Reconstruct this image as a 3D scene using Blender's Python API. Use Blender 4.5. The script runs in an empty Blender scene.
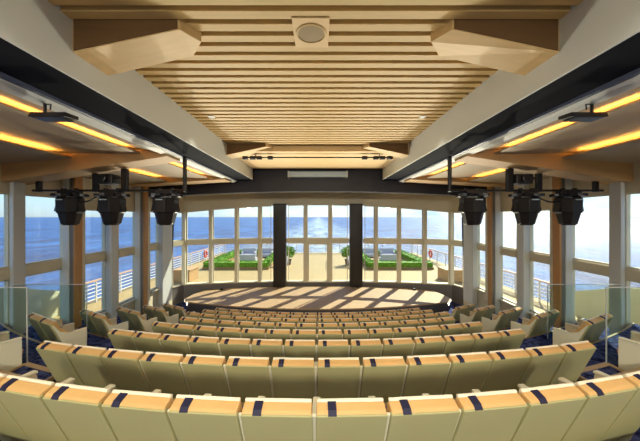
import bpy, bmesh, math, random
from mathutils import Vector, Matrix
random.seed(7)
S = bpy.context.scene
COL = S.collection
R = math.radians

# ------------------------------------------------------------------ camera, world, sun, exposure
# every height in this file is relative to the eye level of the photographer (z = 0)
F_PX = 280.0
cd = bpy.data.cameras.new('camera'); cam = bpy.data.objects.new('camera', cd); COL.objects.link(cam)
cd.sensor_fit = 'HORIZONTAL'; cd.sensor_width = 36.0; cd.lens = 36.0 * F_PX / 640.0
cam.location = (0.03, 0, 0); cam.rotation_euler = (R(90), 0, 0)
cd.shift_x = 0.0025; cd.shift_y = -3.5 / 640.0
cd.clip_start = 0.05; cd.clip_end = 60000
S.camera = cam
S.view_settings.view_transform = 'Standard'; S.view_settings.look = 'None'
S.view_settings.gamma = 1.0; S.view_settings.use_curve_mapping = False
S.view_settings.exposure = 0.32
S.cycles.max_bounces = 8; S.cycles.diffuse_bounces = 5; S.cycles.transparent_max_bounces = 24
S.cycles.sample_clamp_indirect = 6.0
S.cycles.use_denoising = True

SUN_EL, SUN_AZ = R(41), R(33)                      # azimuth measured from straight ahead towards the right
w = bpy.data.worlds.new('sky'); S.world = w; w.use_nodes = True
nt = w.node_tree; nt.nodes.clear()
out = nt.nodes.new('ShaderNodeOutputWorld'); bg = nt.nodes.new('ShaderNodeBackground')
sky = nt.nodes.new('ShaderNodeTexSky'); sky.sky_type = 'NISHITA'; sky.sun_disc = False
sky.sun_elevation = SUN_EL; sky.sun_rotation = SUN_AZ; sky.air_density = 1.0; sky.dust_density = 0.5
tc = nt.nodes.new('ShaderNodeTexCoord'); mp = nt.nodes.new('ShaderNodeMapping'); mp.inputs['Scale'].default_value = (2.2, 2.2, 9)
nz = nt.nodes.new('ShaderNodeTexNoise'); nz.inputs['Scale'].default_value = 2.0; nz.inputs['Detail'].default_value = 7
rp = nt.nodes.new('ShaderNodeValToRGB'); rp.color_ramp.elements[0].position = .38; rp.color_ramp.elements[1].position = .68
mx = nt.nodes.new('ShaderNodeMix'); mx.data_type = 'RGBA'
mx.inputs[7].default_value = (2.6, 3.5, 4.9, 1)
nt.links.new(tc.outputs['Generated'], mp.inputs[0]); nt.links.new(mp.outputs[0], nz.inputs[0]); nt.links.new(nz.outputs[0], rp.inputs[0])
nt.links.new(rp.outputs[0], mx.inputs[0]); 
tint = nt.nodes.new('ShaderNodeMix'); tint.data_type = 'RGBA'; tint.blend_type = 'MULTIPLY'; tint.inputs[0].default_value = 1; tint.inputs[7].default_value = (.50, .62, .82, 1)
nt.links.new(sky.outputs[0], tint.inputs[6]); nt.links.new(tint.outputs[2], mx.inputs[6])
nt.links.new(mx.outputs[2], bg.inputs[0])
bg.inputs[1].default_value = 0.23
nt.links.new(bg.outputs[0], out.inputs[0])

sl = bpy.data.lights.new('sun', 'SUN'); sl.energy = 7.5; sl.angle = R(0.6); sl.color = (1, .93, .72)
so = bpy.data.objects.new('sun', sl); COL.objects.link(so)
sd = Vector((math.sin(SUN_AZ) * math.cos(SUN_EL), math.cos(SUN_AZ) * math.cos(SUN_EL), math.sin(SUN_EL)))
so.rotation_euler = sd.to_track_quat('Z', 'Y').to_euler()

# added broad fill lamp without fixture, behind the photographer, tilted up towards the ceiling
hl = bpy.data.lights.new('rear_fill_light', 'AREA'); hl.shape = 'RECTANGLE'; hl.size = 12; hl.size_y = 2.2; hl.energy = 35; hl.color = (1, .90, .72)
ho = bpy.data.objects.new('rear_fill_light', hl); COL.objects.link(ho); ho.location = (0, -1.7, -1.75)
ho.rotation_euler = (R(180 - 12), 0, 0)

# added unseen fill spots, aimed down over the seat backs and the stage
for k_, x_ in enumerate((-5.2, -1.8, 1.8, 5.2)):
    fl_ = bpy.data.lights.new('rear_fill_spot', 'SPOT'); fl_.energy = 590; fl_.spot_size = R(64); fl_.spot_blend = .55
    fl_.color = (1, .94, .80); fl_.shadow_soft_size = .3
    fo = bpy.data.objects.new('rear_fill_spot', fl_); COL.objects.link(fo); fo.location = (x_, -3.6, 1.25)
    fo.rotation_euler = (Vector((x_, -3.6, 1.25)) - Vector((x_ * .8, 9.0, -2.9))).to_track_quat('Z', 'Y').to_euler()

# ------------------------------------------------------------------ helpers
def srgb(r, g, b):
    f = lambda c: (c / 255 / 12.92) if c / 255 <= .04045 else ((c / 255 + .055) / 1.055) ** 2.4
    return (f(r), f(g), f(b), 1)

def mat(name, col, rough=.6, metal=0, var=0.0, scale=20, stretch=(1, 1, 1), col2=None, bump=0, spec=.4):
    m = bpy.data.materials.new(name); m.use_nodes = True
    n = m.node_tree; b = n.nodes['Principled BSDF']
    b.inputs['Roughness'].default_value = rough; b.inputs['Metallic'].default_value = metal
    b.inputs['Specular IOR Level'].default_value = spec
    c = srgb(*col); b.inputs['Base Color'].default_value = c
    if var or col2 or bump:
        t = n.nodes.new('ShaderNodeTexCoord'); p = n.nodes.new('ShaderNodeMapping'); p.inputs['Scale'].default_value = stretch
        z = n.nodes.new('ShaderNodeTexNoise'); z.inputs['Scale'].default_value = scale; z.inputs['Detail'].default_value = 4
        n.links.new(t.outputs['Object'], p.inputs[0]); n.links.new(p.outputs[0], z.inputs[0])
        r = n.nodes.new('ShaderNodeValToRGB'); r.color_ramp.elements[0].position = .35; r.color_ramp.elements[1].position = .65
        c2 = srgb(*col2) if col2 else tuple(x * (1 - var) for x in c[:3]) + (1,)
        r.color_ramp.elements[0].color = c2; r.color_ramp.elements[1].color = c
        n.links.new(z.outputs[0], r.inputs[0]); n.links.new(r.outputs[0], b.inputs['Base Color'])
        if bump:
            bp = n.nodes.new('ShaderNodeBump'); bp.inputs['Strength'].default_value = bump; bp.inputs['Distance'].default_value = .02
            n.links.new(z.outputs[0], bp.inputs['Height']); n.links.new(bp.outputs[0], b.inputs['Normal'])
    return m

def emit(name, col, s):
    m = bpy.data.materials.new(name); m.use_nodes = True
    b = m.node_tree.nodes['Principled BSDF']; b.inputs['Base Color'].default_value = (*col, 1)
    b.inputs['Emission Color'].default_value = (*col, 1); b.inputs['Emission Strength'].default_value = s
    return m

def glass(name, tint, refl):
    m = bpy.data.materials.new(name); m.use_nodes = True
    n = m.node_tree; n.nodes.clear()
    o = n.nodes.new('ShaderNodeOutputMaterial'); t = n.nodes.new('ShaderNodeBsdfTransparent'); t.inputs[0].default_value = (*tint, 1)
    g = n.nodes.new('ShaderNodeBsdfGlossy'); g.inputs['Roughness'].default_value = .02
    f0 = n.nodes.new('ShaderNodeLayerWeight'); f0.inputs[0].default_value = .5
    f = n.nodes.new('ShaderNodeMath'); f.operation = 'POWER'; f.inputs[1].default_value = 4.0; n.links.new(f0.outputs['Facing'], f.inputs[0])
    k = n.nodes.new('ShaderNodeMath'); k.operation = 'MULTIPLY_ADD'; k.inputs[1].default_value = refl; k.inputs[2].default_value = .04 * refl
    x = n.nodes.new('ShaderNodeMixShader')
    n.links.new(f.outputs[0], k.inputs[0]); n.links.new(k.outputs[0], x.inputs[0])
    n.links.new(t.outputs[0], x.inputs[1]); n.links.new(g.outputs[0], x.inputs[2]); n.links.new(x.outputs[0], o.inputs[0])
    return m

class MB:
    def __init__(s): s.v = []; s.f = []
    def add(s, vs, fs):
        b = len(s.v); s.v += [tuple(x) for x in vs]; s.f += [tuple(i + b for i in f) for f in fs]; return s
    def box(s, x0, x1, y0, y1, z0, z1):
        return s.add([(x0,y0,z0),(x1,y0,z0),(x1,y1,z0),(x0,y1,z0),(x0,y0,z1),(x1,y0,z1),(x1,y1,z1),(x0,y1,z1)],
                     [(0,3,2,1),(4,5,6,7),(0,1,5,4),(1,2,6,5),(2,3,7,6),(3,0,4,7)])
    def hexa(s, bot, top):
        return s.add(list(bot) + list(top), [(0,3,2,1),(4,5,6,7),(0,1,5,4),(1,2,6,5),(2,3,7,6),(3,0,4,7)])
    def prism(s, pts, off):                       # polygon pts (3-D) swept by off
        n = len(pts); o = Vector(off)
        vs = [tuple(p) for p in pts] + [tuple(Vector(p) + o) for p in pts]
        return s.add(vs, [tuple(range(n))[::-1], tuple(range(n, 2*n))] + [(i, (i+1) % n, n + (i+1) % n, n + i) for i in range(n)])
    def bar(s, a, b, wx, wz, up=(0, 0, 1)):       # rectangular bar from a to b
        a, b = Vector(a), Vector(b); d = (b - a).normalized(); u = Vector(up)
        if abs(d.dot(u)) > .98: u = Vector((0, 1, 0))
        sx = d.cross(u).normalized() * wx / 2; sz = sx.cross(d).normalized() * wz / 2
        return s.hexa([a - sx - sz, a + sx - sz, b + sx - sz, b - sx - sz], [a - sx + sz, a + sx + sz, b + sx + sz, b - sx + sz])
    def tube(s, pts, r, n=8):
        pts = [Vector(p) for p in pts]; rings = []
        for i, p in enumerate(pts):
            d = (pts[min(i+1, len(pts)-1)] - pts[max(i-1, 0)]).normalized()
            u = Vector((0, 0, 1)) if abs(d.z) < .9 else Vector((0, 1, 0))
            a = d.cross(u).normalized(); b = d.cross(a)
            rings.append([p + (a * math.cos(t) + b * math.sin(t)) * r for t in [2*math.pi*k/n for k in range(n)]])
        vs = [q for g in rings for q in g]; fs = []
        for i in range(len(pts) - 1):
            for k in range(n): fs.append((i*n+k, i*n+(k+1) % n, (i+1)*n+(k+1) % n, (i+1)*n+k))
        fs.append(tuple(range(n))); fs.append(tuple(range(len(vs)-n, len(vs)))[::-1])
        return s.add(vs, fs)
    def lathe(s, prof, c=(0, 0, 0), n=16, rot=None):  # prof: (radius, z)
        vs = []
        for r, z in prof:
            for k in range(n):
                t = 2*math.pi*(k+.5)/n; vs.append(Vector((r*math.cos(t), r*math.sin(t), z)))
        if rot: vs = [rot @ v for v in vs]
        vs = [v + Vector(c) for v in vs]; fs = []
        for i in range(len(prof) - 1):
            for k in range(n): fs.append((i*n+k, i*n+(k+1) % n, (i+1)*n+(k+1) % n, (i+1)*n+k))
        fs.append(tuple(range(n))[::-1]); fs.append(tuple(range(len(vs)-n, len(vs))))
        return s.add(vs, fs)
    def strip(s, lo, hi, thick):                  # two polylines lofted and thickened by vector
        n = len(lo); t = Vector(thick)
        vs = [Vector(p) for p in lo] + [Vector(p) for p in hi]; vs = vs + [v + t for v in vs]; m = 2*n; fs = []
        for i in range(n - 1):
            fs += [(i, i+1, n+i+1, n+i), (m+i, m+n+i, m+n+i+1, m+i+1), (i, m+i, m+i+1, i+1), (n+i, n+i+1, m+n+i+1, m+n+i)]
        fs += [(0, n, m+n, m), (n-1, m+n-1, m+2*n-1, 2*n-1)]
        return s.add(vs, fs)
    def build(s, name, m, parent=None, bevel=0, smooth=False, seg=2):
        me = bpy.data.meshes.new(name); me.from_pydata(s.v, [], s.f)
        bm = bmesh.new(); bm.from_mesh(me); bmesh.ops.recalc_face_normals(bm, faces=bm.faces[:])
        if bevel: bmesh.ops.bevel(bm, geom=bm.edges[:], offset=bevel, segments=seg, affect='EDGES', profile=.6, clamp_overlap=True)
        bm.to_mesh(me); bm.free()
        if smooth: me.shade_smooth()
        me.materials.append(m); o = bpy.data.objects.new(name, me); COL.objects.link(o)
        if parent: o.parent = parent
        return o

def tag(o, label=None, cat=None, group=None, kind=None):
    if label: o['label'] = label
    if cat: o['category'] = cat
    if group: o['group'] = group
    if kind: o['kind'] = kind
    return o
def struct(o, label=None): return tag(o, label, kind='structure')
def empty(name, loc=(0, 0, 0), rz=0):
    o = bpy.data.objects.new(name, None); COL.objects.link(o); o.location = loc; o.rotation_euler = (0, 0, rz)
    o.empty_display_size = .1
    return o
KIDS = {}
def copy_tree(o, parent=None):
    c = o.copy(); COL.objects.link(c); c.parent = parent
    for ch in KIDS[o.name]: k = copy_tree(ch, c)
    return c
def learn(o):
    KIDS[o.name] = list(o.children)
    for ch in o.children: learn(ch)

# ------------------------------------------------------------------ materials
M = {}
M['carpet'] = mat('navy_carpet', (84, 96, 150), .95, col2=(20, 24, 66), scale=11, bump=.3, spec=.1)
nn = M['carpet'].node_tree
M['nosing'] = mat('oak_nosing', (176, 148, 104), .5, var=.15, scale=6, stretch=(1, 12, 12))
M['stage'] = mat('stage_floor_wood', (178, 148, 112), .62, var=.14, scale=1.6, stretch=(1.2, 6, 1))
M['stage_edge'] = mat('stage_edge_paint', (84, 80, 84), .5)
M['white_paint'] = mat('cream_window_paint', (222, 216, 192), .45)
M['grey_paint'] = mat('pale_blue_grey_paint', (202, 206, 206), .4)
M['wall_cream'] = mat('cream_wall', (214, 206, 180), .6)
M['wall_grey'] = mat('warm_grey_wall', (116, 114, 114), .6)
M['fin_wood'] = mat('orange_fin_wood', (192, 142, 84), .5, var=.2, scale=5, stretch=(8, 8, .6))
M['slat'] = mat('maple_slat', (202, 172, 114), .55, var=.08, scale=3, stretch=(.6, 8, 8))
M['slat_back'] = mat('dark_brown_backing', (58, 40, 24), .7)
M['ply'] = mat('maple_panel', (214, 182, 128), .5, var=.07, scale=2, stretch=(.5, 6, 6))
M['haunch_shade'] = mat('haunch_shade_brown', (104, 76, 44), .7, var=.15, scale=3, stretch=(.5, 6, 6))  # dark brown stands in for shade on the haunch faces
M['beam_white'] = mat('white_beam_paint', (216, 220, 218), .5)
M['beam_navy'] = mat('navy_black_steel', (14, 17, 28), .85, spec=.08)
M['flange'] = mat('blue_grey_flange', (84, 92, 116), .45)
M['soffit'] = mat('grey_beige_soffit', (176, 158, 132), .6)
M['soffit_beam'] = mat('tan_soffit_beam', (196, 160, 112), .6, var=.06, scale=2, stretch=(.5, 5, 5))
M['dark_beam'] = mat('charcoal_beam', (34, 32, 44), .5)
M['column'] = mat('bronze_grey_column', (40, 36, 32), .4)
M['black'] = mat('black_plastic', (26, 24, 28), .45)
M['black2'] = mat('black_metal', (34, 34, 38), .35, metal=.3)
M['glassy'] = mat('dark_lens', (12, 12, 18), .08, spec=1)
M['shell'] = mat('olive_beige_shell', (178, 174, 126), .5, var=.04, scale=2)
M['cush'] = mat('tan_leather_cushion', (214, 172, 112), .55, var=.1, scale=4)
M['pipe'] = mat('cream_piping', (232, 222, 200), .5)
M['strap'] = mat('navy_strap', (26, 26, 58), .6)
M['arm'] = mat('cream_arm_panel', (226, 222, 196), .5)
M['seatc'] = mat('brown_seat_cushion', (186, 134, 92), .6, var=.1, scale=5)
M['led'] = emit('amber_led', (1.0, .52, .11), 36.0)
M['lamp'] = emit('warm_downlight', (1.0, .86, .6), 14)
M['screen'] = mat('silver_screen_housing', (176, 194, 206), .3)
M['deck'] = mat('sandy_teak_deck', (176, 152, 104), .7, var=.12, scale=1.2, stretch=(8, .6, 1))
M['rail'] = mat('white_rail_paint', (232, 230, 226), .4)
M['rail_wood'] = mat('varnished_rail_wood', (214, 170, 132), .4)
M['hedge'] = mat('hedge_leaf', (132, 184, 40), .7, col2=(60, 108, 16), scale=8)
M['planter'] = mat('planter_wood', (150, 122, 84), .6)
M['sofa'] = mat('grey_outdoor_fabric', (190, 190, 200), .8)
M['pot'] = mat('dark_pot', (90, 84, 80), .6)
M['buoy'] = mat('orange_life_ring', (232, 110, 70), .5)
M['box'] = mat('teak_box', (196, 158, 110), .6, var=.15, scale=2, stretch=(1, 1, 8))
M['glass'] = glass('window_glass', (.93, .96, .95), .55)
M['balglass'] = glass('balustrade_glass', (.90, .96, .93), .5)
M['mount'] = mat('dark_grey_backing', (70, 66, 66), .6)

# sea
m = bpy.data.materials.new('sea_water'); m.use_nodes = True; n = m.node_tree; b = n.nodes['Principled BSDF']
t = n.nodes.new('ShaderNodeTexCoord'); p = n.nodes.new('ShaderNodeMapping'); p.inputs['Scale'].default_value = (.030, .009, 1)
z = n.nodes.new('ShaderNodeTexNoise'); z.inputs['Scale'].default_value = 1.0; z.inputs['Detail'].default_value = 12; z.inputs['Roughness'].default_value = .68
n.links.new(t.outputs['Object'], p.inputs[0]); n.links.new(p.outputs[0], z.inputs[0])
r = n.nodes.new('ShaderNodeValToRGB'); r.color_ramp.elements[0].position = .43; r.color_ramp.elements[1].position = .6
r.color_ramp.elements[0].color = srgb(0, 26, 92); r.color_ramp.elements[1].color = srgb(40, 98, 170)
n.links.new(z.outputs[0], r.inputs[0])
# foam of the wake: a band astern, broken by noise
sx = n.nodes.new('ShaderNodeSeparateXYZ'); n.links.new(t.outputs['Object'], sx.inputs[0])
ab = n.nodes.new('ShaderNodeMath'); ab.operation = 'ABSOLUTE'; n.links.new(sx.outputs[0], ab.inputs[0])
mr = n.nodes.new('ShaderNodeMapRange'); mr.inputs[1].default_value = 6; mr.inputs[2].default_value = 70; mr.inputs[3].default_value = 1; mr.inputs[4].default_value = 0
n.links.new(ab.outputs[0], mr.inputs[0])
z2 = n.nodes.new('ShaderNodeTexNoise'); z2.inputs['Scale'].default_value = 2.6; z2.inputs['Detail'].default_value = 10; z2.inputs['Roughness'].default_value = .7
n.links.new(p.outputs[0], z2.inputs[0])
r2 = n.nodes.new('ShaderNodeValToRGB'); r2.color_ramp.elements[0].position = .36; r2.color_ramp.elements[1].position = .60
n.links.new(z2.outputs[0], r2.inputs[0])
mm = n.nodes.new('ShaderNodeMath'); mm.operation = 'MULTIPLY'; n.links.new(mr.outputs[0], mm.inputs[0]); n.links.new(r2.outputs[0], mm.inputs[1])
fx = n.nodes.new('ShaderNodeMix'); fx.data_type = 'RGBA'; fx.inputs[7].default_value = srgb(190, 204, 208)
n.links.new(mm.outputs[0], fx.inputs[0]); n.links.new(r.outputs[0], fx.inputs[6]); n.links.new(fx.outputs[2], b.inputs['Base Color'])
b.inputs['Roughness'].default_value = .32; b.inputs['Specular IOR Level'].default_value = .42
bp = n.nodes.new('ShaderNodeBump'); bp.inputs['Strength'].default_value = 1.0; bp.inputs['Distance'].default_value = 9.0
n.links.new(z.outputs[0], bp.inputs['Height']); n.links.new(bp.outputs[0], b.inputs['Normal'])
M['sea'] = m

# ------------------------------------------------------------------ sizes of the room
ROWS = 8
def row_y(i): return 2.1 + 1.323 * (i - 1)
def row_top(i): return -(183 + 48 * (i - 1)) * 2.1 / 280
def row_R(i): return 11.0 if i <= 1 else 15.0
BACK_H = .95
def floor_z(i): return row_top(i) - BACK_H
WX = 7.8                # side walls
STAGE_Z = -4.25; FRONT_Z = floor_z(8)
RR = 15.0

# ------------------------------------------------------------------ sea and outer deck
sea = MB().add([(-30000, -2000, -24), (30000, -2000, -24), (30000, 40000, -24), (-30000, 40000, -24)], [(0, 1, 2, 3)]).build('sea', M['sea'])
tag(sea, 'blue open sea with a foaming white wake behind the ship', 'sea', kind='stuff')
DZ = -4.30
struct(MB().box(-11.6, 11.6, 17.72, 33.8, DZ - .3, DZ).build('floor_outer_deck', M['deck']))
for s in (-1, 1): struct(MB().box(min(s*8.12, s*11.6), max(s*8.12, s*11.6), 3.0, 17.71, DZ - .3, DZ).build('floor_side_deck', M['deck']))
struct(MB().box(-12, 12, -6, 33.8, DZ - 8, FRONT_Z - .62).build('trim_9', M['white_paint']))

def railing(name, pts, label, zt=-3.2, step=1.7):
    root = tag(empty(name, (pts[0][0], pts[0][1], DZ)), label, 'railing')
    O = Vector(root.location)
    loc = lambda x, y, zz: (x - O.x, y - O.y, zz - O.z)
    top = MB()
    for a, b_ in zip(pts, pts[1:]): top.bar(loc(*a, zt), loc(*b_, zt), .13, .06)
    top.build('top_rail', M['rail_wood'], root)
    for k in range(1, 6):
        zz = zt - k * .185; g = MB()
        for a, b_ in zip(pts, pts[1:]): g.bar(loc(*a, zz), loc(*b_, zz), .035, .04)
        g.build('lower_rail', M['rail'], root)
    for a, b_ in zip(pts, pts[1:]):
        a, b_ = Vector(a), Vector(b_); L = (b_ - a).length; k = int(L / step)
        for j in range(k + 1):
            q = a.lerp(b_, j / max(k, 1))
            MB().bar(loc(q.x, q.y, DZ), loc(q.x, q.y, zt), .07, .05).build('post', M['rail'], root)
railing('deck_railing', [(-11.2, 12.4), (-11.2, 33.3)], 'white ship railing with varnished top rail on the deck edge over the blue sea')
railing('deck_railing', [(11.2, 12.4), (11.2, 33.3)], 'white ship railing with varnished top rail on the deck edge over the glaring sea')
railing('deck_railing', [(-11.1, 33.4), (11.1, 33.4)], 'white stern railing crossing the far end of the deck in front of the wake')
for s in (-1, 1):
    g = MB().prism([(s*11.3, 3, DZ), (s*11.3, 12.3, DZ), (s*11.3, 12.3, -3.25), (s*11.3, 10.4, -2.62), (s*11.3, 8, -2.15), (s*11.3, 3, -2.0)], (s*.18, 0, 0))
    struct(g.build('wall_bulwark', M['wall_cream']))
    tag(MB().box(s*9.0 - .55, s*9.0 + .55, 18.4, 19.8, DZ, DZ + .75).box(s*9.0 - .6, s*9.0 + .6, 18.35, 19.85, DZ + .75, DZ + .82).build('deck_box', M['box'], bevel=.02),
        'low teak storage box on the sunny deck beside the ' + ('blue-sea railing' if s < 0 else 'glare-side railing'), 'box')
    # lifebuoy on the railing
    t = []
    buoy = MB(); N1, N2 = 20, 8
    for a in range(N1):
        for c in range(N2):
            A, C = 2*math.pi*a/N1, 2*math.pi*c/N2; rr = .30 + .085*math.cos(C)
            t.append((.085*math.sin(C), rr*math.cos(A), rr*math.sin(A)))
    buoy.add(t, [(a*N2+c, ((a+1) % N1)*N2+c, ((a+1) % N1)*N2+(c+1) % N2, a*N2+(c+1) % N2) for a in range(N1) for c in range(N2)])
    o = buoy.build('lifebuoy', M['buoy'], smooth=True); o.location = (s*11.04, 27.5, -3.62)
    tag(o, 'orange ring lifebuoy hung on the ' + ('blue-sea railing' if s < 0 else 'glare-side railing'), 'lifebuoy')

def leafy(x0, x1, y0, y1, z0, z1, dens, size):
    g = MB(); g.box(x0 + .05, x1 - .05, y0 + .05, y1 - .05, z0, z1 - .06)
    A = 2*((x1-x0)*(y1-y0) + (x1-x0+y1-y0)*(z1-z0)); nleaf = int(A * dens)
    for _ in range(nleaf):
        f = random.choice('xXyYZZ'); x = random.uniform(x0, x1); y = random.uniform(y0, y1); zz = random.uniform(z0, z1)
        if f == 'x': x = x0
        if f == 'X': x = x1
        if f == 'y': y = y0
        if f == 'Y': y = y1
        if f == 'Z': zz = z1
        c = Vector((x, y, zz)); a = Vector([random.gauss(0, 1) for _ in range(3)]).normalized() * size; b2 = a.orthogonal().normalized() * size * .6
        g.add([c - a, c + b2, c + a, c - b2], [(0, 1, 2, 3)])
    return g
for s in (-1, 1):
    side = 'blue-sea' if s < 0 else 'glare'
    xo, xi, yf, yb = 9.4, 4.1, 22.9, 31.6
    root = tag(empty('hedge_planter', (s*6.7, 27.3, DZ)), f'rectangular green hedge planter enclosing lounge sofas on the {side} side of the deck', 'planter')
    def seg(x0, x1, y0, y1):
        x0, x1 = sorted((x0, x1)); X0, X1, Y0, Y1 = x0 - s*6.7, x1 - s*6.7, y0 - 27.3, y1 - 27.3
        MB().box(X0 - .06, X1 + .06, Y0 - .06, Y1 + .06, 0, .18).build('planter_box', M['planter'], root)
        leafy(X0, X1, Y0, Y1, .18, .62, 45, .07).build('hedge', M['hedge'], root)
    seg(s*xi, s*xo, yf, yf + .8); seg(s*xi, s*xo, yb - .8, yb); seg(s*(xo - .8), s*xo, yf + .8, yb - .8); seg(s*xi, s*(xi + .6), yf + .8, yb - .8)
    for j, (cx, cy, wid) in enumerate([(5.6, 29.9, 1.5), (7.4, 29.9, 1.5), (6.4, 25.4, 1.6)]):
        far = cy > 28
        sofa = tag(empty('outdoor_sofa', (s*cx, cy, DZ), 0 if far else math.pi),
                   ('pale grey outdoor sofa before the far hedge, ' + ('nearer the walkway' if j == 0 else 'nearer the railing') if far else 'pale grey outdoor sofa just behind the front hedge') + f', {side} side', 'sofa')
        MB().box(-wid/2, wid/2, -.42, .42, .08, .40).build('seat', M['sofa'], sofa, bevel=.05)
        MB().box(-wid/2, wid/2, .26, .46, .40, .95).build('backrest', M['sofa'], sofa, bevel=.05)
        for q in (-1, 1): MB().box(min(q*wid/2, q*(wid/2-.16)), max(q*wid/2, q*(wid/2-.16)), -.42, .25, .41, .62).build('armrest', M['sofa'], sofa, bevel=.03)
    # round shrub in a pot next to the central walkway
    pl = tag(empty('potted_shrub', (s*2.75, 25.2, DZ)), f'bushy green shrub in a dark pot by the central walkway, {side} side', 'plant')
    MB().lathe([(.28, 0), (.36, .45), (.40, .5), (.34, .5), (.33, .44)], n=16).build('pot', M['pot'], pl)
    g = MB(); g.tube([(0, 0, .4), (0, 0, .9)], .04)
    for _ in range(520):
        v = Vector([random.gauss(0, 1) for _ in range(3)]).normalized() * random.uniform(.3, .72); c = Vector((0, 0, 1.15)) + v * Vector((1, 1, .8))
        a = Vector([random.gauss(0, 1) for _ in range(3)]).normalized() * .13; b2 = a.orthogonal().normalized() * .06
        g.add([c - a, c + b2, c + a, c - b2], [(0, 1, 2, 3)])
    g.build('foliage', M['hedge'], pl)
    ch = tag(empty('deck_chair', (s*3.0, 23.7, DZ), s*R(20)), f'white slatted deck chair in front of the potted shrub, {side} side', 'chair')
    MB().box(-.3, .3, -.3, .3, .36, .42).build('seat', M['rail'], ch)
    MB().hexa([(-.3, .26, .42), (.3, .26, .42), (.3, .31, .42), (-.3, .31, .42)], [(-.3, .44, .95), (.3, .44, .95), (.3, .49, .95), (-.3, .49, .95)]).build('backrest', M['rail'], ch)
    for q in (-1, 1):
        for u in (-1, 1): MB().box(q*.27 - .03, q*.27 + .03, u*.26 - .03, u*.26 + .03, 0, .36).build('leg', M['rail'], ch)

# ------------------------------------------------------------------ floor: terraces, stage
XS = [-8.0 + 16.0 * k / 40 for k in range(41)]
def arc_y(y0, x, Rr=RR): return y0 + Rr - math.sqrt(Rr*Rr - x*x)
FL = MB()
def tier(y0, y1, z, R0=RR, R1=RR):
    n = len(XS); base = FRONT_Z - .6; vs = []
    for x in XS:
        a, b_ = arc_y(y0, x, R0), arc_y(y1, x, R1)
        vs += [(x, a, z), (x, b_, z), (x, b_, base), (x, a, base)]
    fs = []
    for k in range(n - 1):
        i, j = 4*k, 4*k + 4
        fs += [(i, j, j+1, i+1), (i+1, j+1, j+2, i+2), (i+3, i+2, j+2, j+3), (i, i+3, j+3, j)]
    fs += [(0, 1, 2, 3), (4*n-4, 4*n-1, 4*n-2, 4*n-3)]
    FL.add(vs, fs)
E0 = .0
def edge(i): return row_y(i) + E0 if i > 0 else row_y(i) + E0
struct(MB().box(-8, 8, -4.0, edge(0) + 3.2, FRONT_Z - .6, floor_z(0) - .5).build('floor_base', M['carpet']))
for i in range(0, 8): tier(edge(i) if i else -4.0, edge(i+1), floor_z(i))
tier(edge(8), 13.3, floor_z(8))
MB_front = MB().box(-8, 8, 12.0, 17.9, FRONT_Z - .6, FRONT_Z + .005)
struct(FL.build('floor', M['carpet']))
struct(MB_front.build('floor_front', M['carpet']))
for i in range(1, 9):
    n0 = [(x, arc_y(edge(i), x) - .01, floor_z(i-1) - .10) for x in XS]; n1 = [(x, arc_y(edge(i), x) - .01, floor_z(i-1) + .012) for x in XS]
    struct(MB().strip(n0, n1, (0, .05, 0)).build('trim_1', M['nosing']))
# half steps in the two side aisles
for s in (-1, 1):
    for i in range(2, 9):
        xs = [s * x for x in (4.12, 4.5, 4.95)]
        a0, a1 = [(x, arc_y(edge(i), x) + .04, 0) for x in xs], [(x, arc_y(edge(i), x) + .50, 0) for x in xs]
        zt = (floor_z(i) + floor_z(i-1)) / 2
        g = MB(); g.strip([(x, y, zt) for x, y, _ in a0], [(x, y, zt) for x, y, _ in a1], (0, 0, -.16))
        struct(g.build('floor_step', M['carpet']))
        g = MB(); g.strip([(x, y - .045, zt + .012) for x, y, _ in a1], [(x, y + .045, zt + .012) for x, y, _ in a1], (0, 0, -.05))
        g.bar((xs[0], a0[0][1], zt - .01), (xs[0], a1[0][1], zt - .01), .05, .06); g.bar((xs[2], a0[2][1], zt - .01), (xs[2], a1[2][1], zt - .01), .05, .06)
        struct(g.build('trim_2', M['nosing']))

# stage: lens shaped platform reaching the aft windows
def stage_outline():
    pts = [(x, 12.95 + (x*x) * 1.15 / 44.9, 0) for x in [-6.7 + 13.4*k/36 for k in range(37)]]
    pts += [(6.9, 14.5, 0), (6.85, 15.4, 0), (6.6, 16.3, 0), (4.9, 16.85, 0), (2.4, 17.2, 0), (-2.4, 17.2, 0), (-4.9, 16.85, 0), (-6.6, 16.3, 0), (-6.85, 15.4, 0), (-6.9, 14.5, 0)]
    return pts
so_ = stage_outline()
st = tag(empty('stage', (0, 15, FRONT_Z)), 'low curved wooden stage with sun stripes in front of the stern windows', 'stage')
MB().prism([(x, y - 15, STAGE_Z - .06 - FRONT_Z) for x, y, _ in so_], (0, 0, .06)).build('stage_floor', M['stage'], st)
MB().prism([(x*.985, (y - 15)*.97, 0.01) for x, y, _ in so_], (0, 0, STAGE_Z - .065 - FRONT_Z)).build('riser', M['stage_edge'], st)

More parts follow.
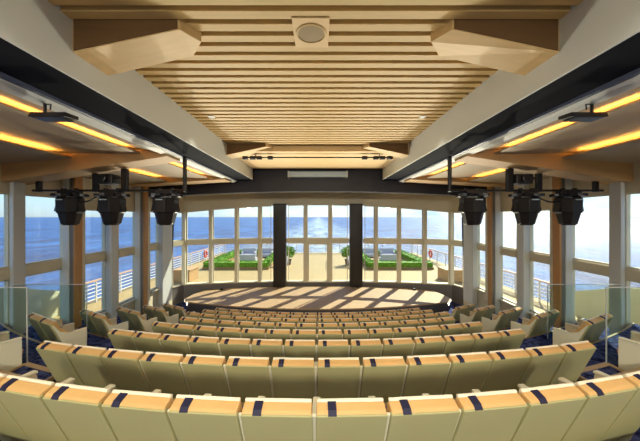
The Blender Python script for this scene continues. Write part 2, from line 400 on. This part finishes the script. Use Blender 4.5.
# ------------------------------------------------------------------ aft wall and windows
AFT = [(0.77, 17.5), (1.95, 17.5), (2.8, 17.42), (3.575, 17.3), (4.93, 17.05), (6.33, 16.65), (7.68, 16.15), (8.0, 15.2)]
def head_z(x): return .76 - .0082 * x * x
def sill_z(x): return -4.04 + .0026 * x * x
T0, T1 = -1.60, -1.32
wn = 0
def window(a, b_, z0a, z1a, z0b, z1b, fr=.075, matf='white_paint', depth=.10, number=None):
    """one glazed opening between two plan points: outer frame plus pane"""
    global wn; wn += 1
    root = struct(empty(f'window_{wn}', (a[0], a[1], z0a)))
    O = Vector(root.location); A, B = Vector((a[0], a[1], 0)), Vector((b_[0], b_[1], 0)); d = (B - A).normalized(); nrm = Vector((-d.y, d.x, 0)) * depth
    def P(t, zz): return A.lerp(B, t) + Vector((0, 0, zz)) - O
    L = (B - A).length; e = fr / L
    za = lambda t: z0a + (z0b - z0a) * t; zb = lambda t: z1a + (z1b - z1a) * t
    g = MB()
    def quad(t0, t1, f0, f1):   # f0(t), f1(t) heights
        q = [P(t0, f0(t0)), P(t1, f0(t1)), P(t1, f1(t1)), P(t0, f1(t0))]; q = [v - nrm/2 for v in q]; g.prism(q, nrm)
    quad(0, e, za, zb); quad(1 - e, 1, za, zb); quad(e, 1 - e, za, lambda t: za(t) + fr); quad(e, 1 - e, lambda t: zb(t) - fr, zb)
    g.build('window_frame', M[matf], root)
    g = MB(); q = [P(0, za(0)), P(1, za(1)), P(1, zb(1)), P(0, zb(0))]; q = [v - nrm*.03 for v in q]; g.prism(q, nrm*.06)
    g.build('pane', M['glass'], root)
    return root
mull = MB(); transom = MB()
MW = .10
def gap(a, b_, g0, g1):
    A, B = Vector(a), Vector(b_); L = (B - A).length
    return tuple(A.lerp(B, g0 / L)), tuple(B.lerp(A, g1 / L))
def aft_bay(a, b_):
    p, q = gap(a, b_, MW, MW)
    window(p, q, T1, head_z(p[0]), T1, head_z(q[0]), .035); window(p, q, sill_z(p[0]), T0, sill_z(q[0]), T0, .035)
def mullion(x, y, z0, z1, wdt=.2, dep=.30):
    struct(MB().box(x - wdt/2, x + wdt/2, y - dep/2 - .03, y + dep/2, z0, z1).build('trim_3', M['white_paint'], bevel=.012))
for s in (-1, 1):
    P_ = [(s*x, y) for x, y in AFT]
    for k in (0, 2, 3, 4, 5, 6):
        aft_bay(P_[k], P_[k+1])
        a, b_ = Vector((*P_[k], 0)), Vector((*P_[k+1], 0))
        struct(MB().bar(a + Vector((0, 0, (T0+T1)/2)), b_ + Vector((0, 0, (T0+T1)/2)), .24, T1 - T0).build('trim_4', M['white_paint']))
    for k in (0, 3, 4, 5, 6): mullion(P_[k][0], P_[k][1], sill_z(P_[k][0]) - .02, head_z(P_[k][0]) + .02)
    # dark structural column
    struct(MB().box(min(s*1.95, s*2.72), max(s*1.95, s*2.72), 17.0, 17.5, STAGE_Z - .02, head_z(2.4) + .1).build('trim_5', M['column'], bevel=.03))
    for dx in (2.15, 2.6):
        tag(MB().lathe([(.03, 0), (.03, .05)], n=10).build('trim_5', M['black2']), kind='structure').location = (s*dx, 16.98, -3.9)
# centre door bay
window((-.67, 17.5), (.67, 17.5), T1, head_z(0), T1, head_z(0), .035)
struct(MB().box(-.77, .77, 17.38, 17.62, T0, T1).build('trim_4', M['white_paint']))
d = struct(empty('door_1', (0, 17.5, STAGE_Z)))
g = MB(); H = T0 - STAGE_Z
g.box(-.67, -.55, -.05, .05, .02, H); g.box(.55, .67, -.05, .05, .02, H); g.box(-.55, .55, -.05, .05, .02, .30); g.box(-.55, .55, -.05, .05, H - .12, H)
g.build('door_frame', M['white_paint'], d)
MB().box(-.55, .55, -.01, .01, .30, H - .12).build('pane', M['glass'], d)
MB().tube([(.50, -.10, .9), (.50, -.10, 1.5)], .018).build('door_handle', M['screen'], d)
# fascia above and wall below the aft windows
full = [(-x, y) for x, y in reversed(AFT)] + AFT
full = [(-7.95, 14.9)] + full + [(7.95, 14.9)]
fine = []
for (ax, ay), (bx, by) in zip(full, full[1:]):
    for k in range(4): fine.append((ax + (bx-ax)*k/4, ay + (by-ay)*k/4))
fine.append(full[-1])
struct(MB().strip([(x, y - .12, head_z(x)) for x, y in fine], [(x, y - .12, 2.3) for x, y in fine], (0, .3, 0)).build('wall_aft', M['wall_cream']))
struct(MB().strip([(x, y - .12, FRONT_Z - .1) for x, y in fine], [(x, y - .12, sill_z(x)) for x, y in fine], (0, .3, 0)).build('wall_aft_lower', M['wall_grey']))
struct(MB().strip([(x, y - .20, sill_z(x)) for x, y in fine if abs(x) > .8], [(x, y + .18, sill_z(x)) for x, y in fine if abs(x) > .8], (0, 0, .06)).build('trim_6', M['wall_cream']))

# ------------------------------------------------------------------ side walls with tall windows
BAYS = [(3.6, 4.9), (5.6, 7.14), (7.45, 8.68), (9.38, 10.36), (10.95, 12.08), (13.0, 13.8)]
POSTS = [(4.9, 5.6), (7.14, 7.45), (8.68, 9.38), (10.36, 10.95), (12.08, 13.0), (13.8, 14.9)]
NEAR = [4.9, 7.06, 8.50, 10.25, 11.88, 13.62]
FINS = {2: True, 4: True}
SZ = -3.46
for s in (-1, 1):
    nm = 'left' if s < 0 else 'right'
    bx = lambda a, b_: (min(s*a, s*b_), max(s*a, s*b_))
    struct(MB().box(*bx(WX, WX + .2), -4, 15.0, FRONT_Z - .5, SZ).box(*bx(WX, WX + .2), -4, 3.6, SZ, 2.4).build('wall_' + nm, M['wall_cream']))
    for k, (y0, y1) in enumerate(BAYS):
        ht = .62 if k < 3 else .27
        window((s*(WX + .08), y0), (s*(WX + .08), y1), SZ, -1.56, SZ, -1.56, .05, 'white_paint')
        window((s*(WX + .08), y0), (s*(WX + .08), y1), -1.30, ht, -1.30, ht, .05, 'white_paint')
        struct(MB().box(*bx(WX - .04, WX + .2), y0, y1, -1.56, -1.30).build('trim_4', M['white_paint']))
        struct(MB().box(*bx(WX, WX + .2), y0 - .25, y1 + .25, ht, 2.4).build('wall_' + nm + '_header', M['wall_cream']))
        struct(MB().box(*bx(WX - .12, WX + .22), y0, y1, SZ - .06, SZ).build('trim_6', M['white_paint']))
    for k, (y0, y1) in enumerate(POSTS):
        struct(MB().box(*bx(WX - .03, WX + .2), y0, y1, SZ - .4, 2.3).build('trim_3', M['white_paint'], bevel=.015))
        yn = NEAR[k]
        struct(MB().box(*bx(WX - (.26 if k != 1 else .14), WX - .035), yn, yn + (.30 if k != 5 else .9), SZ - .8, 1.9).build('trim_3', M['grey_paint'], bevel=.02))
        if k in FINS:
            struct(MB().box(*bx(WX - .38, WX - .265), yn + .02, yn + .26, SZ - .8, 1.9).build('trim_3', M['wall_grey'], bevel=.015))
            g = MB().hexa([(s*(WX - .385), yn, SZ - .9), (s*(WX - .425), yn, SZ - .9), (s*(WX - .425), yn + .26, SZ - .9), (s*(WX - .385), yn + .26, SZ - .9)],
                          [(s*(WX - .385), yn, 1.9), (s*(WX - .47), yn, 1.9), (s*(WX - .47), yn + .26, 1.9), (s*(WX - .385), yn + .26, 1.9)])
            struct(g.build('trim_7', M['fin_wood'], bevel=.01))
struct(MB().box(-8, 8, -4.2, -4.0, FRONT_Z - .5, 2.6).build('wall_back', M['wall_cream']))

# ------------------------------------------------------------------ ceiling
struct(MB().box(-8.1, 8.1, -4.2, 17.7, 2.62, 2.75).build('ceiling', M['slat_back']))
BXI = 2.85
g = MB(); k = 0; y = -3.9
while y < 8.95:
    g.box(-BXI, BXI, y, y + .125, 2.30, 2.46); y += .213
struct(g.build('ceiling_slats', M['slat']))
struct(MB().box(-BXI, BXI, 9.05, 12.3, 2.12, 2.3).build('ceiling_panel', M['ply']))
# white longitudinal beams, navy recess, flange
for s in (-1, 1):
    bx = lambda a, b_: (min(s*a, s*b_), max(s*a, s*b_))
    struct(MB().box(*bx(BXI, BXI + .03), -4, 12.3, 1.64, 2.6).build('ceiling_beam', M['beam_white'], bevel=.008))
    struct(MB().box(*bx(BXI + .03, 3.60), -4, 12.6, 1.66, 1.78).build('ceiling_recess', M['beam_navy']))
    fl = MB().prism([(s*3.60, -4, 1.68), (s*3.60, -4, 1.615), (s*3.64, -4, 1.60), (s*3.64, -4, 1.68)], (0, 16.6, 0))
    struct(fl.build('ceiling_flange', M['flange']))
    fl = MB().prism([(s*3.64, -4, 1.70), (s*3.64, -4, 1.595), (s*3.69, -4, 1.565), (s*3.82, -4, 1.54), (s*3.82, -4, 1.70)], (0, 16.6, 0))
    struct(fl.build('ceiling_flange', M['beam_white']))
    # side soffit panels with amber coves
    for (y0, y1) in ((-4, 2.2), (2.8, 6.9), (7.55, 11.2)):
        struct(MB().prism([(s*3.80, y0, 1.57), (s*4.55, y0, 1.685), (s*4.55, y0, 1.86), (s*3.80, y0, 1.86)], (0, y1 - y0, 0)).build('ceiling_soffit', M['soffit']))
        struct(MB().prism([(s*4.36, y0, 1.595), (s*4.36, y0, 1.56), (s*4.40, y0, 1.545), (s*6.30, y0, 1.575), (s*6.30, y0, 1.84), (s*4.53, y0, 1.84), (s*4.53, y0, 1.57), (s*4.38, y0, 1.57), (s*4.38, y0, 1.595)], (0, y1 - y0, 0)).build('ceiling_soffit', M['soffit']))
        struct(MB().prism([(s*6.05, y0, 1.485), (s*6.05, y0, 1.45), (s*6.09, y0, 1.435), (s*7.98, y0, 1.30), (s*7.98, y0, 1.82), (s*6.29, y0, 1.82), (s*6.29, y0, 1.46), (s*6.07, y0, 1.46), (s*6.07, y0, 1.485)], (0, y1 - y0, 0)).build('ceiling_soffit', M['soffit']))
        ye = y1 - .35
        for xx, za_, zb_ in ((4.45, 1.572, 1.584), (6.16, 1.462, 1.476)):
            tag(MB().box(*bx(xx - .03, xx + .01), y0 + .05, ye, za_, zb_).build('cove_light', M['led']),
                'amber strip light in the ' + ('inner' if xx < 5 else 'outer') + ' ceiling cove, ' +
                ('nearer' if y0 < 7 and y0 > 0 else 'beyond the crossbeam' if y0 > 7 else 'overhead') + ' bay, ' + ('blue-sea' if s < 0 else 'glare') + ' side', 'cove light')
    def haunch(y0, y1, zi, zo, name='ceiling_crossbeam'):
        g = MB().prism([(s*3.70, y0, zi), (s*7.98, y0, zo), (s*7.98, y0, 1.85), (s*3.70, y0, 1.85)], (0, y1 - y0, 0))
        struct(g.build(name, M['soffit_beam'], bevel=.01))
    haunch(2.2, 2.8, 1.50, .84); haunch(6.9, 7.55, 1.50, .84); haunch(11.2, 12.0, 1.50, 1.25)
    struct(MB().box(*bx(3.7, 8.0), 12.0, 17.6, 1.7, 1.8).build('ceiling_soffit', M['soffit']))
    # tapered maple haunches under the slats
    for y0, tagn in ((3.28, 'near'), (8.75, 'far')):
        L = [(s*BXI, y0, 1.93), (s*1.60, y0, 2.20), (s*1.44, y0 + .24, 2.20), (s*1.68, y0 + .55, 2.20), (s*BXI, y0 + .55, 1.93)]
        T = [(x, yy, 2.44) for x, yy, _ in L]
        g = MB().add(L + T, [(4, 3, 2, 1, 0), (5, 6, 7, 8, 9)] + [(i, (i+1) % 5, 5 + (i+1) % 5, 5 + i) for i in range(5)])
        struct(g.build('ceiling_haunch', M['ply'], bevel=.006))
        struct(MB().prism([(s*(BXI - .02), y0, 1.945), (s*1.62, y0, 2.205), (s*1.62, y0, 2.42), (s*(BXI - .02), y0, 2.42)], (0, -.012, 0)).build('haunch_shade_board', M['haunch_shade']))  # added board, shade of the near face put into its colour
# dark crossbeam with slight camber
xs = [-7.95 + 15.9*k/30 for k in range(31)]
struct(MB().strip([(x, 12.75, 1.17 - .0045*x*x) for x in xs], [(x, 12.75, 2.55) for x in xs], (0, .5, 0)).build('ceiling_steel_beam', M['dark_beam']))
# upper ship structure above (keeps the sun out except through the glass)
struct(MB().box(-8.4, 8.4, -4.4, 17.8, 2.9, 3.2).build('ceiling_deck_above', M['white_paint']))

# round ceiling speaker on a square plate
t = tag(empty('ceiling_speaker', (-.06, 3.50, 2.30)), 'round ceiling speaker in a square maple plate among the slats', 'speaker')
MB().box(-.22, .22, -.28, .28, -.012, .10).build('mounting_plate', M['ply'], t, bevel=.006)
MB().lathe([(.19, -.008), (.19, -.020), (.17, -.024), (.165, -.014)], n=32).build('ring', M['slat'], t)
MB().lathe([(.165, -.008), (.16, -.015), (.0001, -.018)], n=32).build('grille', mat('speaker_grille', (150, 132, 98), .7), t)

# downlights
def downlight(x, y, zz, power, label, cone=150, r=.05):
    o = tag(empty('downlight', (x, y, zz)), label, 'downlight', group='recessed ceiling downlights')
    MB().lathe([(r, 0), (r*1.5, -.004), (r*1.5, -.012), (r, -.012)], n=16).build('trim_ring', M['beam_white'], o)
    MB().lathe([(r*.95, -.001), (r*.9, -.009)], n=16).build('lamp', M['lamp'], o)
    l = bpy.data.lights.new('downlight_beam', 'SPOT'); l.energy = power; l.spot_size = R(cone); l.spot_blend = .6; l.color = (1, .94, .76); l.shadow_soft_size = .06
    lo = bpy.data.objects.new('downlight_beam', l); COL.objects.link(lo); lo.location = (0, 0, -.03); lo.parent = o
DL = 85; UPL = 1500
for s in (-1, 1):
    downlight(s*2.42, 6.42, 2.30, 28, 'small lit downlight in the maple slats near the ' + ('blue-sea' if s < 0 else 'glare') + '-side white beam', 90)
for yy in (-2.4, -.6, 1.4):  # added fill lamps over the rear seats, out of view
    for xx in (-2.2, 0, 2.2):
        if (xx, yy) != (9, 9): downlight(xx, yy, 2.30, DL, 'added fill downlight in the maple slats above the rear seats')
for s in (-1, 1):
    for yy in (-1.0, 1.6):  # more added fill lamps, unseen in the side soffits
        downlight(s*5.4, yy, 1.60, DL*.7, 'added fill downlight in the side soffit above the rear seats')

# added fill uplights along the foot of the aft windows, washing the maple ceiling
for s in (-1, 1):
    for j, (xx, yy, zz) in enumerate(((2.38, 16.85, STAGE_Z), (5.6, 16.3, STAGE_Z), (7.45, 15.2, FRONT_Z))):
        t = tag(empty('fill_uplight', (s*xx, yy, zz)), 'added tiny black floor uplight ' + ('beside the dark column', 'near the stage end', 'off the stage corner')[j] + (', blue-sea' if s < 0 else ', glare') + ' side', 'fill_uplight')
        MB().box(-.07, .07, -.05, .05, .01, .10).build('housing', M['black'], t, bevel=.01)
        l = bpy.data.lights.new('fill_uplight_beam', 'SPOT'); l.energy = UPL; l.spot_size = R(58); l.spot_blend = 1.0; l.color = (1, .93, .72); l.shadow_soft_size = .05
        lo = bpy.data.objects.new('fill_uplight_beam', l); COL.objects.link(lo); lo.parent = t; lo.location = (0, -.02, .17)
        aim = Vector((0, 5.0, 3.6)) - Vector((s*xx, yy, zz)); lo.rotation_euler = (-aim).to_track_quat('Z', 'Y').to_euler()

# projection screen tube hung across the far end + silver housing
t = tag(empty('screen_bar', (0, 9.5, 2.0)), 'thin black pipe with clamps hanging under the far maple ceiling panel', 'pipe')
MB().tube([(-2.35, 0, .02), (2.35, 0, .02)], .022).build('pipe', M['black2'], t)
for s in (-1, 1):
    for xx in (2.45, 2.2, 1.98, 1.6):
        MB().box(s*xx - .09, s*xx + .09, -.07, .07, -.05, .06).build('clamp', M['black'], t, bevel=.015)
    MB().bar((s*2.1, 0, .02), (s*2.1, 0, .28), .03, .03).build('hanger', M['black2'], t)
t = tag(empty('screen_housing', (0, 12.5, 1.9)), 'silver roller screen housing fixed to the dark crossbeam', 'screen')
MB().box(-1.28, 1.28, -.10, .24, -.13, .13).build('housing', M['screen'], t, bevel=.04)
for s in (-1, 1): MB().box(s*1.30 - .03, s*1.30 + .03, -.12, .24, -.15, .15).build('end_cap', M['grey_paint'], t, bevel=.01)

# flat black speakers hanging under the flanges
for s in (-1, 1):
    t = tag(empty('hanging_speaker', (s*3.58 + (.06 if s > 0 else 0), 3.80, 1.36)), 'flat black wedge speaker hung under the ceiling coves on the ' + ('blue-sea' if s < 0 else 'glare') + ' side', 'speaker')
    prof = [(-.10, -.03), (-.07, .04), (.14, .05), (.14, .0)]
    g = MB().prism([(-.24, a, b_) for a, b_ in prof], (.48, 0, 0)); g.build('cabinet', M['black'], t, bevel=.01)
    MB().box(-.20, .20, -.08, .11, -.035, -.02).build('grille', M['black2'], t)
    MB().tube([(s*.15, .05, .08), (s*.15, .05, .20)], .02).build('bracket', M['black2'], t)
    MB().tube([(s*.15, .05, .19), (s*.02, .0, .17), (-s*.02, -.05, .08)], .008, 6).build('cable', M['black'], t)

# lighting bars with moving heads
def tapered_head(t, n=8):
    MB().lathe([(.20, -.50), (.24, -.48), (.31, -.20), (.345, .05), (.345, .20), (.30, .23), (.10, .25)], n=n).build('head', M['black'], t, bevel=.012)
for s in (-1, 1):
    side = 'blue-sea' if s < 0 else 'glare'
    yb = 7.4
    ot = tag(empty('lighting_bar', (s*5.5, yb, .70)), f'black lighting bar hung from the crossbeam on the {side} side', 'lighting bar')
    MB().tube([(-2.02, 0, 0), (2.05, 0, 0)], .03, 10).build('pipe', M['black2'], ot)
    for xx, zt, wd in ((7.35, 1.12-.3+.14, .10), (5.85, 1.02+.13, .13), (5.08, 1.14+.13, .16), (3.50, 1.60, .07)):
        xx2 = s*xx - s*5.5
        MB().box(xx2 - wd/2, xx2 + wd/2, -.05, .05, -.04, zt - .70).build('dropper', M['black2'], ot, bevel=.006)
    for j, xx in enumerate((6.53, 5.42, 4.00)):
        word = ['outermost', 'middle', 'innermost'][j]
        t = tag(empty('moving_head_light', (s*xx + (.10 if s > 0 else 0), yb, .70)), f'black moving-head spotlight hanging from the {side} side bar, {word} of three', 'stage light', group='moving-head stage lights')
        # scalloped base plate
        pts = []
        for k in range(32):
            rr = .42 if k % 2 else .35; a = 2*math.pi*k/32; pts.append((rr*math.cos(a), rr*math.sin(a)*.8, -.16))
        MB().prism(pts, (0, 0, .07)).build('base_plate', M['black2'], t)
        MB().box(-.22, .22, -.16, .16, -.10, .00).build('base_box', M['black'], t, bevel=.02)
        for q in (-1, 1): MB().box(q*.16 - .035, q*.16 + .035, -.05, .05, -.07, .06).build('clamp', M['black2'], t, bevel=.01)
        for q in (-1, 1): MB().hexa([(q*.31 - .03, -.1, -.55), (q*.31 + .02, -.1, -.55), (q*.31 + .02, .1, -.55), (q*.31 - .03, .1, -.55)],
                                    [(q*.22 - .03, -.1, -.15), (q*.22 + .03, -.1, -.15), (q*.22 + .03, .1, -.15), (q*.22 - .03, .1, -.15)]).build('yoke_arm', M['black2'], t)
        h = MB().lathe([(.15, -.90), (.20, -.885), (.215, -.83), (.27, -.60), (.305, -.58), (.315, -.24), (.30, -.20), (.20, -.19)], n=8).build('head', M['black'], t, bevel=.012)
        MB().lathe([(.17, 0), (.15, -.02)], n=20).build('lens', M['glassy'], t).location = (0, 0, -.895)
        MB().box(-.09, .09, -.335, -.31, -.27, -.245).build('display', M['screen'], t)
    # small projector-like fixture and cable loops
    t = tag(empty('small_spotlight', (s*5.45, yb, 1.02)), f'small black box spotlight mounted between the droppers on the {side} side', 'spotlight')
    MB().box(-.30, .14, -.16, .16, -.16, .10).build('body', M['black'], t, bevel=.03)
    MB().lathe([(.10, 0), (.11, .09), (.08, .10)], n=16, rot=Matrix.Rotation(R(90), 3, 'X')).build('lens_tube', M['black2'], t).location = (-.08, -.15, -.03)
    MB().bar((.13, 0, 0), (.28, 0, 0), .05, .05).build('bracket', M['black2'], t)
    cv = [(s*(6.35 - .55*k/6), yb - .05, .42 + .10*k/6 - .07*math.sin(math.pi*k/6)) for k in range(7)]
    tag(MB().tube(cv, .022, 6).build('power_cable', M['black']), f'black cable drooping between the outer and middle stage lights, {side} side', 'cable')
    # black vertical cord by the corner post
    xx, yc = 7.62, 14.75
    t = tag(empty('blackout_cable', (s*xx, yc, -.1)), f'black cable hanging down in front of the corner post, {side} side', 'cable')
    MB().tube([(0, 0, .1), (s*.02, 0, -.9), (s*.10, 0, -2.2), (s*.16, 0, -3.45)], .045, 8).build('cable', M['black'], t)
    MB().tube([(s*.03, -.03, -.78), (s*.32, -.03, -.78)], .018, 6).build('hook', M['black'], t)
    MB().lathe([(.055, 0), (.055, .05)], n=10).build('knob', M['black'], t).location = (s*.34, -.03, -.80)

# ------------------------------------------------------------------ inner glass balustrades
for s in (-1, 1):
    side = 'blue-sea' if s < 0 else 'glare'
    for (y, xi, xo, zt, zb, lab) in ((6.95, 5.72, 7.55, -1.68, floor_z(3) + .02, 'behind the third side seats'), (4.95, 5.12, 7.6, -1.25, floor_z(2) + .02, 'beside the nearest side seats')):
        t = tag(empty('glass_balustrade', (s*(xi + xo)/2, y, zb)), f'clear greenish glass balustrade panel {lab}, {side} side', 'balustrade')
        h = zt - zb; W = (xo - xi)/2
        MB().box(-W, W, -.008, .008, 0, h).build('glass_panel', M['balglass'], t)
        MB().box(-W, W, -.014, .014, h, h + .012).build('edge_trim', M['grey_paint'], t)
        MB().box(-s*W - .008, -s*W + .008, -.008, .008, 0, h).build('end_trim', M['grey_paint'], t)

# ------------------------------------------------------------------ theatre seats
W = .54
def make_seat(arm_left=True, arm_right=True):
    t = empty('theatre_seat')
    hw = W/2 - .014
    # shell: rear panel, reclined (local y forward, origin on the floor under the backrest top)
    sh = [(-.150, .905), (-.115, .895), (.235, .20), (.195, .20)]
    sh = [(-.115, .905), (-.08, .915), (.22, .22), (.17, .22)]
    MB().prism([(-hw, a, b_) for a, b_ in sh], (2*hw, 0, 0)).build('back_shell', M['shell'], t, bevel=.008)
    cu = [(-.110, .912), (-.092, .930), (-.03, .952), (.0, .938), (.05, .82), (.36, .44), (.20, .42), (-.07, .90)]
    MB().prism([(-hw + .004, a, b_) for a, b_ in cu], (2*hw - .008, 0, 0)).build('backrest', M['cush'], t, bevel=.012)
    MB().tube([(-hw + .01, -.012, .953), (hw - .01, -.012, .953)], .015, 8).build('piping', M['pipe'], t)
    sx0 = -hw + .085
    sp = [(-.116, .908), (-.094, .938), (-.03, .960), (.006, .944), (.055, .822), (.045, .818), (-.004, .936), (-.03, .950), (-.090, .928), (-.11, .902)]
    MB().prism([(sx0, a, b_) for a, b_ in sp], (.062, 0, 0)).build('strap', M['strap'], t)
    cs = [(.24, .32), (.26, .44), (.30, .46), (.50, .46), (.54, .42), (.52, .32)]
    MB().prism([(-hw + .02, a, b_) for a, b_ in cs], (2*hw - .04, 0, 0)).build('seat_cushion', M['seatc'], t, bevel=.02)
    MB().box(-hw + .05, hw - .05, .26, .46, 0.0, .32).build('base', M['shell'], t, bevel=.01)
    ar = [(.03, .64), (-.075, .90), (-.055, .905), (.30, .60), (.74, .58), (.76, .54), (.72, 0), (.22, 0), (.17, .22), (.06, .48)]
    ar = [(-.080, .885), (-.060, .895), (.06, .72), (.20, .65), (.48, .64), (.50, .60), (.50, 0), (.25, 0), (.16, .30)]
    for on, xx in ((arm_left, -W/2), (arm_right, W/2)):
        if on: MB().prism([(xx - .017 if xx > 0 else xx - .017, a, b_) for a, b_ in ar], (.034, 0, 0)).build('arm_panel', M['arm'], t, bevel=.006)
    if arm_left or arm_right:
        for on, xx in ((arm_left, -W/2), (arm_right, W/2)):
            if on: MB().box(xx - .035, xx + .035, .26, .50, .63, .66).build('armrest', M['arm'], t, bevel=.012)
    return t
def hide_proto(o): pass
proto_r = make_seat(False, True); learn(proto_r)         # seat with one arm panel to its right
proto_b = make_seat(True, True); learn(proto_b)          # first seat of a row
USED = set()
def place(proto, loc, rz):
    if proto.name not in USED:
        USED.add(proto.name); o = proto
    else: o = copy_tree(proto)
    o.location = loc; o.rotation_euler = (0, 0, rz); return o
ORD = ['first', 'second', 'third', 'fourth', 'fifth', 'sixth', 'seventh', 'eighth', 'ninth', 'tenth', 'eleventh', 'twelfth', 'thirteenth', 'fourteenth', 'fifteenth', 'sixteenth']
ROWN = ['', 'nearest row', 'second nearest row', 'third nearest row', 'fourth nearest row', 'fourth row from the stage', 'third row from the stage', 'second row from the stage', 'front row by the stage']
NS = {1: 12, 2: 14, 3: 14, 4: 14, 5: 14, 6: 16, 7: 16, 8: 16}
for i in range(1, 9):
    n = NS[i]; Rr = row_R(i)
    for k in range(n):
        s_ = (k - (n - 1)/2) * {1: .535, 2: .548}.get(i, .553)                     # arc length from the middle
        a = s_ / Rr
        x = Rr*math.sin(a); y = row_y(i) + Rr*(1 - math.cos(a))
        o = place(proto_b if k == 0 else proto_r, (x, y, floor_z(i)), a)
        if k < n/2: which = f'{ORD[k]} seat from the blue-sea end'
        else: which = f'{ORD[n-1-k]} seat from the glare end'
        o['label'] = f'cream and tan theatre seat, {ORD[k]} from the left in the {ROWN[i]}'
        o['category'] = 'theatre seat'; o['group'] = f'theatre seats in the {ROWN[i]}'
SIDE_A = 27
SROW = ['', '', 'nearest', 'second nearest', 'third nearest', 'third farthest', 'second farthest', 'farthest']
for s in (-1, 1):
    side = 'left' if s < 0 else 'right'
    for i in range(2, 8):
        a = R(SIDE_A)
        for j in range(2):
            q = W*1.06*(j + .5)
            x = s*((5.2 if s < 0 else 5.32) + q*math.cos(a)); y = row_y(i) + .86 + q*math.sin(a)
            first = (j == 0)
            # the seat copies carry an arm panel on their right; the outer edge gets both
            o = place(proto_b, (x, y, floor_z(i)), s*a)
            where = 'by the aisle' if j == 0 else 'by the windows'
            o['label'] = f'angled theatre seat {where}, {SROW[i]} row of the {side} side block'
            o['category'] = 'theatre seat'; o['group'] = f'angled theatre seats of the {side} side block'
